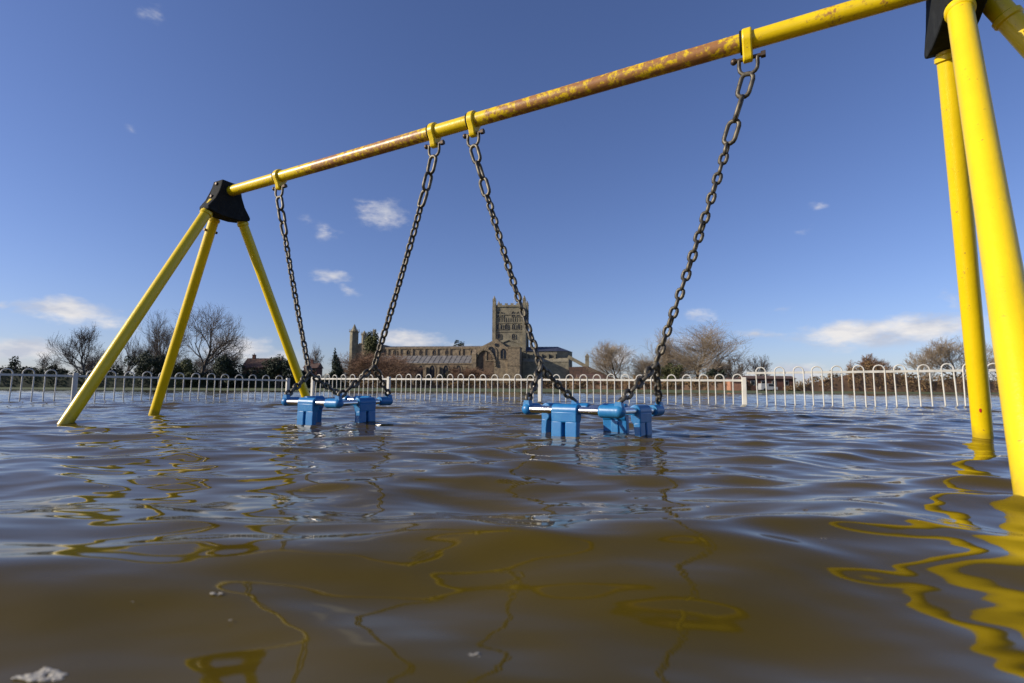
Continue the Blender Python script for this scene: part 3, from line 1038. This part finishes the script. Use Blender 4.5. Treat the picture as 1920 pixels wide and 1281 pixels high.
def tubes_to_mesh(name, segs, scale, mat, sides, rmin, rscale):
    V = []; F = []; n = 0
    for pts, rads in segs:
        P = pts * scale
        R_ = np.maximum(rads * rscale, rmin)
        R_[-1] = max(R_[-1] * .6, rmin * .6)
        t = P[-1] - P[0]; t = t / (np.linalg.norm(t) + 1e-9)
        a = np.cross(t, [0.3, .9, .2]); a /= np.linalg.norm(a) + 1e-9
        b = np.cross(t, a)
        th = 2 * np.pi * np.arange(sides) / sides
        ring = np.cos(th)[:, None] * a + np.sin(th)[:, None] * b
        vv = P[:, None, :] + ring[None] * R_[:, None, None]
        m = len(P)
        V.append(vv.reshape(-1, 3))
        i_ = np.arange(m - 1)[:, None] * sides; k = np.arange(sides)[None]
        k2 = (k + 1) % sides
        F.append((np.stack([i_ + k, i_ + k2, i_ + sides + k2, i_ + sides + k], -1).reshape(-1, 4)) + n)
        n += m * sides
    return arr_mesh(name, np.concatenate(V), np.concatenate(F), mat, sides > 3)


def ground_z(x, y):
    return float(np.interp(y + .10 * x, [-300, 60, 92, 150, 240, 6000], [-.5, -.5, .02, .75, 1.3, 3.0])) - .15


def bare_tree(label, px, top, half, Yd, seed, counts=(8, 6, 5, 4), mat='twig', rmin=.022, name='bare_tree', cat='tree', group='bare winter trees beyond the flood', **kw):
    segs = tree_geo(seed, counts, **kw)
    allp = np.concatenate([p for s_ in segs for p, _ in s_])
    # even the crown out to a rounded outline
    rx = np.percentile(np.hypot(allp[:, 0], allp[:, 1]), 93)
    zt = np.percentile(allp[:, 2], 99)

    def rounded(p):
        q = (p - np.array([0, 0, .56 * zt])) / np.array([rx, rx, .44 * zt])
        r_ = np.linalg.norm(q, axis=1) + 1e-6
        new = np.where(r_ < 1, r_ ** .90, 1 + .42 * (1 - np.exp(-(r_ - 1) / .42)))
        w_ = np.clip((p[:, 2] / zt - .12) / .25, 0, 1)
        f_ = 1 + (new / r_ - 1) * w_ * w_ * (3 - 2 * w_)
        return p * (1 - w_[:, None]) + w_[:, None] * (q * f_[:, None] * np.array([rx, rx, .44 * zt]) + np.array([0, 0, .56 * zt]))
    segs = [[(rounded(p), r_) for p, r_ in s_] for s_ in segs]
    allp = np.concatenate([p for s_ in segs for p, _ in s_])
    base = at(px, 734, Yd)
    gz = ground_z(base.x, Yd)
    H = at(px, top, Yd).z - gz
    Wd = half * Yd / FPX
    sx = Wd / np.percentile(np.abs(allp[:, 0]), 98)
    sz = H / np.percentile(allp[:, 2], 99.5)
    sc = np.array([sx, sx, sz])
    root = thing(name, label, cat, (base.x, Yd, gz), 0, group)
    link('trunk', tubes_to_mesh('trunk', segs[0], sc, M['bark'], 7, rmin * 2.2, H), root)
    link('crown', tubes_to_mesh('crown', segs[1], sc, M[mat], 3, rmin, H * .9), root)
    return root


def leaf_mass(name, mat, lobes, n, size, seed, flat=.0):
    """many leaf-clump faces over a set of lobes (centre, radii); upright world units"""
    r = np.random.default_rng(seed)
    w = np.array([l[1][0] * l[1][2] + l[1][0] * l[1][1] for l in lobes]); w = w / w.sum()
    V = []; cnt = 0
    pick = r.choice(len(lobes), n, p=w)
    c = np.array([lobes[k][0] for k in pick]); rad = np.array([lobes[k][1] for k in pick])
    d = r.normal(0, 1, (n, 3)); d /= np.linalg.norm(d, axis=1)[:, None]
    rho = np.clip(1 - np.abs(r.normal(0, .22, n)), .2, 1) * (1 + .16 * np.sin(d[:, 0] * 7 + pick) * np.sin(d[:, 2] * 6 + pick * 2.))
    p = c + d * rad * rho[:, None]
    nrm = d + r.normal(0, .6, (n, 3)); nrm /= np.linalg.norm(nrm, axis=1)[:, None]
    a = np.cross(nrm, r.normal(0, 1, (n, 3))); a /= np.linalg.norm(a, axis=1)[:, None]
    b = np.cross(nrm, a)
    s = size * r.uniform(.5, 1.3, n)[:, None]
    q = np.stack([p + a * s, p + b * s * .6, p - a * s, p - b * s * .6], 1)
    keep = p[:, 2] > -.3
    q = q[keep]
    f_ = np.arange(len(q) * 4).reshape(-1, 4)
    return arr_mesh(name, q.reshape(-1, 3), f_, M[mat])


def evergreen(label, px, top, half, Yd, seed, mat='ever', shape='round', name='evergreen_tree', cat='tree', group='evergreens beyond the flood', n=1500):
    r = random.Random(seed)
    base = at(px, 734, Yd)
    gz = ground_z(base.x, Yd)
    H = at(px, top, Yd).z - gz
    Wd = half * Yd / FPX
    root = thing(name, label, cat, (base.x, Yd, gz), 0, group)
    lobes = []
    if shape == 'cone':
        for k in range(9):
            t = k / 8
            rr_ = Wd * (1 - t) ** .75 * .75 + .25
            lobes.append(((r.uniform(-.2, .2) * Wd, r.uniform(-.2, .2) * Wd, H * (.12 + .82 * t)), (rr_, rr_, H * .11)))
    elif shape == 'dome':
        lobes.append(((0, 0, H * .72), (Wd, Wd, H * .28)))
        for k in range(8):
            lobes.append(((r.uniform(-.6, .6) * Wd, r.uniform(-.6, .6) * Wd, H * r.uniform(.62, .86)), (Wd * .4, Wd * .4, H * .13)))
    else:
        for k in range(13):
            lobes.append(((r.uniform(-.72, .72) * Wd, r.uniform(-.6, .6) * Wd, H * r.uniform(.15, .78)), (Wd * r.uniform(.26, .42), Wd * .35, H * r.uniform(.14, .22))))
        lobes.append(((r.uniform(-.2, .2) * Wd, 0, H * .82), (Wd * .3, Wd * .3, H * .18)))
    link('crown', leaf_mass('crown', mat, lobes, int(n * 1.7), max(.2, Yd / FPX * 1.9), seed), root)
    MB().tube([(0, 0, -.2), (0, 0, H * .5), (.1, .05, H * .8)], [Wd * .07 + .1, Wd * .05 + .07, .04], 7).build('trunk', M['bark'], root)
    return root


def hedge(label, px0, px1, tops, Y0, Y1, seed, mat, depth=2.4, n=6000, name='hedge', cat='hedge', group='hedges along the far bank'):
    """a long hedge from pixel column px0 (distance Y0) to px1 (distance Y1); tops = heights in pixels rows along it"""
    r = random.Random(seed)
    A, B = at(px0, 734, Y0), at(px1, 734, Y1)
    o = Vector((A.x, A.y, ground_z(A.x, A.y)))
    root = thing(name, label, cat, o, 0, group)
    lobes = []
    K = max(8, int((B - A).length / 2.2))
    for k in range(K + 1):
        t = k / K
        q = A.lerp(B, t)
        tp = np.interp(t, np.linspace(0, 1, len(tops)), tops) + r.uniform(-2.5, 2.5)
        h = at(px0 + (px1 - px0) * t, tp, q.y).z - o.z
        lobes.append(((q.x - o.x + r.uniform(-.4, .4), q.y - o.y + r.uniform(-.5, .5), h * .45), (1.9, depth / 2, h * .55)))
        if r.random() < .55:
            lobes.append(((q.x - o.x + r.uniform(-1, 1), q.y - o.y, h * .86), (r.uniform(.6, 1.2), .8, h * .2)))
    link('foliage', leaf_mass('foliage', mat, lobes, n, max(.15, (Y0 + Y1) / 2 / FPX * 1.6), seed), root)
    # the woody inside, so that the hedge is not see-through
    mb = MB()
    pts = []
    for k in range(K + 1):
        t = k / K
        q = A.lerp(B, t)
        tp = np.interp(t, np.linspace(0, 1, len(tops)), tops) + 9
        h = max(at(px0 + (px1 - px0) * t, tp, q.y).z - o.z, .4)
        pts.append((q.x - o.x, q.y - o.y, h * .92))
    v = []; f_ = []
    dv = (B - A).normalized(); nv = Vector((-dv.y, dv.x, 0))
    for (x, y, h) in pts:
        for s_, z_ in ((-1, -.4), (-.8, h), (.8, h), (1, -.4)):
            v.append((x + nv.x * s_ * depth * .3, y + nv.y * s_ * depth * .3, z_))
    for k in range(K):
        for c_ in range(3):
            f_.append((k * 4 + c_, k * 4 + c_ + 1, k * 4 + c_ + 5, k * 4 + c_ + 4))
    f_ += [(0, 1, 2, 3), tuple(K * 4 + c_ for c_ in (3, 2, 1, 0))]
    mb.add(v, f_).build('stems', M['ever' if mat == 'ever' else 'twig_brown'], root)
    return root


# left bank
bare_tree('bare tree with upswept branches left of the leftmost yellow leg', 158, 610, 52, 150, 21, (8, 6, 6, 5), up=.35, rmin=.024)
bare_tree('tallest bare tree on the left bank, seen right of the middle yellow leg', 368, 577, 70, 152, 34, (9, 6, 6, 5), up=.22, rmin=.024, trunk_frac=.2)
bare_tree('bare tree seen between the two left yellow legs', 298, 588, 42, 160, 45, (8, 6, 6, 5), up=.3, rmin=.022)
bare_tree('thin bare tree just right of the leftmost yellow leg', 236, 628, 24, 150, 52, (6, 5, 4, 4), up=.45, rmin=.023, trunk_frac=.14)
bare_tree('low pale bare tree left of the upswept tree', 76, 662, 24, 190, 61, (7, 5, 5, 4), rmin=.03)
bare_tree('small bare tree beside the dark conifer left of the abbey', 596, 646, 20, 175, 73, (6, 5, 5, 3), rmin=.025)
bare_tree('low bare tree right of the tallest left-bank tree', 425, 655, 32, 165, 77, (8, 6, 5, 3), rmin=.028)
evergreen('dark flat-topped conifer at the far left edge of the bank', 24, 666, 24, 150, 2)
evergreen('dark round evergreen bush between the two left yellow legs', 276, 655, 34, 140, 3, n=2200)
evergreen('small evergreen beside the foot of the upswept bare tree', 100, 683, 18, 150, 4)
evergreen('brownish evergreen bush under the tallest left-bank tree', 345, 672, 30, 140, 5, 'ever_light')
evergreen('dark bush between the tallest left-bank tree and the red-roofed house', 412, 662, 34, 140, 6, n=2000)
evergreen('broad dark evergreen in front of the leg by the farther seat', 522, 664, 34, 145, 7, n=2200)
evergreen('dark evergreen right of the small red chimney', 583, 690, 26, 148, 9)
evergreen('narrow dark conifer just left of the abbey', 629, 656, 18, 150, 8, shape='cone', n=1800)
evergreen('olive evergreen in front of the abbey west front', 694, 621, 15, 226, 10, 'ever_light', 'dome', n=2000)
evergreen('dark dome of a tree rising behind the nave roof', 858, 638, 15, 262, 12, shape='dome', n=1200)
evergreen('dark brown shrub right of the middle yellow leg foot', 318, 668, 26, 146, 31, n=1700)
evergreen('low dark evergreen left of the red-roofed house', 446, 682, 22, 142, 32, n=1200)
evergreen('low evergreen at the foot of the thin bare tree', 215, 684, 26, 142, 33, n=1200)
evergreen('broad low evergreen left of the upswept tree', 58, 688, 30, 142, 34, n=1300)
hedge('long dark hedge along the left bank behind the shaded fence', -90, 300, (692, 690, 694, 697, 692, 695), 138, 140, 14, 'ever', n=9000)
hedge('dark hedge in front of the red-roofed house', 300, 640, (694, 698, 690, 697, 700), 140, 150, 15, 'ever', n=8000)
bare_tree('red-brown thicket of bare trees hiding the abbey west end', 690, 660, 62, 205, 81, (12, 8, 6, 6), 'twig_brown', rmin=.04, name='bare_thicket', trunk_frac=.08, ang0=.9)
bare_tree('brown bare thicket in front of the abbey aisle', 742, 672, 48, 200, 83, (12, 8, 6, 5), 'twig_brown', rmin=.04, name='bare_thicket', trunk_frac=.08, ang0=.9)
bare_tree('brown bare tree in front of the great blank arch', 905, 690, 46, 200, 84, (12, 8, 6, 5), 'twig_brown', rmin=.035, name='bare_thicket', trunk_frac=.08, ang0=.9)
bare_tree('brown bare bush near the middle of the aisle wall', 862, 684, 26, 200, 86, (9, 6, 5, 4), 'twig_brown', rmin=.035, name='bare_thicket', trunk_frac=.08, ang0=.9)
evergreen('dark green bush against the aisle wall', 838, 696, 20, 205, 16, n=900)
evergreen('olive bush below the aisle windows', 800, 706, 14, 205, 17, 'ever_light', n=600)
evergreen('low dark bush left of the aisle windows', 715, 708, 26, 203, 18, n=900)
hedge('low dark hedge in front of the abbey', 640, 1075, (709, 712, 712, 708, 712), 195, 195, 19, 'hedge_brown', n=9000)
evergreen('dark bush below the shaded choir wall', 1010, 698, 30, 205, 20, n=1200)

# right bank
for lab, px, top, half, sd_ in (('low pale thicket at the foot of the large bare tree', 1275, 655, 62, 201), ('low pale thicket between the bare willow and the right chain', 1205, 664, 46, 203),
                                ('low pale thicket right of the large bare tree', 1352, 676, 40, 205)):
    bare_tree(lab, px, top, half, 172, sd_, (12, 8, 6, 5), 'twig_pale', rmin=.022, name='bare_thicket', trunk_frac=.06, ang0=.85)
for lab, px, top, half, sd_ in (('lacy grey thicket left of the leftmost yellow leg', 196, 664, 46, 211), ('lacy grey thicket behind the middle yellow leg', 306, 648, 52, 213),
                                ('lacy grey thicket right of the tallest left-bank tree', 408, 662, 44, 215)):
    bare_tree(lab, px, top, half, 176, sd_, (12, 8, 6, 5), 'twig', rmin=.022, name='bare_thicket', trunk_frac=.06, ang0=.85)
bare_tree('pale bare willow right of the low stone house', 1163, 641, 54, 165, 91, (11, 7, 6, 6), 'twig_pale', up=.45, rmin=.023, trunk_frac=.14)
bare_tree('large bare tree behind the right chain of the nearer seat', 1302, 607, 70, 160, 93, (11, 7, 6, 6), 'twig_pale', up=.28, rmin=.024, trunk_frac=.16)
bare_tree('bare tree left of the large one, crossed by the right chain', 1232, 622, 50, 170, 95, (10, 7, 6, 5), 'twig_pale', up=.28, rmin=.023, trunk_frac=.16)
bare_tree('small dark pollarded tree above the fence post', 1380, 667, 22, 150, 97, (8, 6, 5, 3), rmin=.03)
bare_tree('second small dark tree above the brick garages', 1420, 666, 24, 152, 99, (8, 6, 5, 3), rmin=.03)
bare_tree('brown rounded bare tree above the right hedge', 1632, 666, 34, 140, 101, (12, 8, 6, 5), 'twig_brown', rmin=.032)
bare_tree('tall pale bare tree beside the right yellow legs', 1792, 634, 62, 135, 103, (10, 7, 6, 5), 'twig_pale', up=.45, rmin=.026)
bare_tree('thin pale bare tree left of the right legs', 1722, 660, 34, 140, 105, (8, 6, 5, 3), 'twig_pale', up=.4, rmin=.024)
bare_tree('bare tree seen past the right legs at the picture edge', 1885, 650, 46, 135, 107, (8, 6, 5, 4), 'twig_pale', up=.4, rmin=.026)
hedge('brown hedge behind the middle fence, right of the stone house', 1070, 1395, (707, 714, 704, 716, 706, 712), 146, 136, 23, 'hedge_brown', n=9000)
hedge('tall brown hedge behind the right fence', 1478, 1960, (722, 706, 694, 680, 692, 706, 698, 708, 696, 700), 132, 128, 24, 'hedge_brown', n=13000)
evergreen('dark bush at the foot of the large bare tree', 1262, 680, 30, 150, 25, 'ever_light', n=1400)
evergreen('dark bush right of the large bare tree', 1340, 690, 22, 148, 26, n=900)


# ------------------------------------------------------------------ houses on the far bank
def house(label, px0, px1, ridge, eave, Yd, wall, roof, chim=(), depth=7., group='houses on the far bank', wins=()):
    c = at((px0 + px1) / 2, 734, Yd)
    gz = ground_z(c.x, Yd)
    w = (px1 - px0) * Yd / FPX
    zr_, ze = at(960, ridge, Yd).z - gz, at(960, eave, Yd).z - gz
    root = thing('house', label, 'house', (c.x, Yd, gz), 0, group)
    MB().box2((-w / 2, 0, -.3), (w / 2, depth, ze)).build('wall', wall, root)
    ro = MB().prism([(-.4, ze + .02), (depth + .4, ze + .02), (depth / 2, zr_)], (0, 0, 0), (0, 1, 0), (0, 0, 1), (1, 0, 0), -w / 2 - .3, w / 2 + .3).build('roof', roof, root)
    for cpx in chim:
        x = (cpx - (px0 + px1) / 2) * Yd / FPX
        m = MB().box2((x - .45, depth / 2 - .4, zr_ - 1.2), (x + .45, depth / 2 + .4, zr_ + 1.0))
        m.box2((x - .52, depth / 2 - .47, zr_ + 1.0), (x + .52, depth / 2 + .47, zr_ + 1.15))
        m.tube([(x, depth / 2, zr_ + 1.15), (x, depth / 2, zr_ + 1.6)], .14, 8)
        m.build('chimney', M['brick'], ro)
    for (wx, wz) in wins:
        x = (wx - (px0 + px1) / 2) * Yd / FPX
        z = at(960, wz, Yd).z - gz
        wo = MB().box2((x - .6, -.06, z - .6), (x + .6, -.005, z + .6)).build('window', M['rail'], root)
        MB().box2((x - .5, -.075, z - .5), (x + .5, -.065, z + .5)).build('pane', M['opening'], wo)
    return root


house('brown-roofed house with one chimney left of the broad evergreen', 452, 516, 673, 692, 165, M['brick'], M['tile'], (463,), wins=((475, 700), (492, 700)))
house('small red brick house with chimney behind the leg by the farther seat', 568, 592, 682, 692, 165, M['brick'], M['tile'], (577,), 5)
house('row of dark red brick garages behind the right fence post', 1400, 1492, 702, 708, 140, M['brick'], M['tile'], (), 5, wins=((1412, 716), (1432, 716), (1452, 716), (1475, 716)))
house('small salmon coloured shed left of the right fence post', 1370, 1392, 706, 712, 134, M['salmon'], M['tile'], (), 3)
house('red brick house hidden by the brown hedge and large bare tree', 1085, 1130, 700, 710, 158, M['brick'], M['tile'], (), 5)
house('red brick house with pale gable past the right hedge', 1690, 1740, 712, 722, 140, M['render'], M['tile'], (), 5)

# a low brick wall along the bank with its coping
bw = thing('brick_wall', 'long low red brick wall behind the middle fence', 'wall')
A, B = at(1075, 734, 156), at(1400, 734, 146)
R = (B - A).normalized().to_track_quat('X', 'Z').to_matrix()
c = (A + B) / 2
c.z = 1.6
MB().box(c, ((B - A).length, .35, 3.6), R).build('brickwork', M['brick'], bw)
MB().box(c + Vector((0, 0, 1.86)), ((B - A).length + .1, .5, .12), R).build('coping', M['tile'], bw)

# parked van, half hidden behind the right fence
p = at(1440, 734, 128)
van = thing('parked_van', 'small white vehicle parked before the brick garages, behind the right fence', 'van', (p.x, p.y, ground_z(p.x, p.y) + .05))
MB().prism([(-2, .3), (2, .3), (2.05, .95), (1.35, 1.1), (.9, 1.8), (-1.95, 1.85), (-2.05, .9)], (0, 0, 0), (1, 0, 0), (0, 0, 1), (0, 1, 0), -.85, .85).build('body', M['white'], van)
MB().prism([(1.22, 1.12), (.84, 1.7), (-.2, 1.7), (-.2, 1.12)], (0, 0, 0), (1, 0, 0), (0, 0, 1), (0, 1, 0), -.87, .87).build('side_window', M['opening'], van)
for x in (-1.2, 1.25):
    for y in (-.8, .8):
        MB().tube([(x, y - .1, .32), (x, y + .1, .32)], .32, 14).build('wheel', M['black'], van)


# ------------------------------------------------------------------ foam and leaves afloat
def float_at(px, py):
    d = at(px, py, 1) - CAM_LOC
    P = CAM_LOC + d * (HC / -d.z)
    for _ in range(6):
        r_ = math.hypot(P.x, P.y)
        _, _, z = water_disp(np.array([P.x]), np.array([P.y]), np.array([max(r_ * .0046, 1e-4)]))
        P = CAM_LOC + d * ((HC - float(z[0])) / -d.z)
    return P


def foam(label, px, py, wpx, seed, bits=9, asp=.5, mat='foam', name='foam_fleck', cat='foam'):
    r = random.Random(seed)
    P = float_at(px, py)
    w = wpx * (P - CAM_LOC).length / FPX
    root = thing(name, label, cat, P, r.uniform(-.4, .4), 'flecks floating on the flood water')
    mb = MB()
    for k in range(bits):
        x, y = r.uniform(-.42, .42) * w, r.uniform(-.42, .42) * w * asp
        s = w * r.uniform(.05, .13)
        a_ = r.uniform(-.5, .5)
        mb.ellipsoid((x, y, s * .06), (s * r.uniform(1.0, 1.8), s * r.uniform(.4, .8), s * r.uniform(.10, .2)), 8, 6, Matrix.Rotation(a_, 3, 'Z'))
    mb.build('froth', M[mat], root, 180)
    return root


foam('largest patch of white foam floating at the bottom left corner', 82, 1268, 62, 1, 30, .45)
foam('small white foam fleck low in the middle of the foreground', 884, 1230, 30, 2, 8)
foam('white foam fleck in the left foreground', 405, 1113, 22, 3, 6)
foam('tiny pale speck floating right of the middle', 1323, 950, 17, 4, 5)
foam('small yellowish leaf floating right of the pale speck', 1506, 957, 22, 5, 4, .5, 'leaf', 'floating_leaf', 'leaf')
foam('white fleck among the ripples left of the middle', 560, 864, 18, 6, 6)
foam('white fleck on the wave crest at far left', 200, 912, 14, 7, 5)
foam('faint fleck between the two left foam flecks', 248, 1128, 9, 8, 4)
foam('faint fleck below the left foreground foam fleck', 434, 1162, 12, 9, 4)
foam('tiny dark leaf floating far right near the back leg', 1708, 841, 9, 10, 3, .5, 'leaf', 'floating_leaf', 'leaf')
foam('tiny fleck in the right foreground', 1548, 1010, 11, 11, 4)
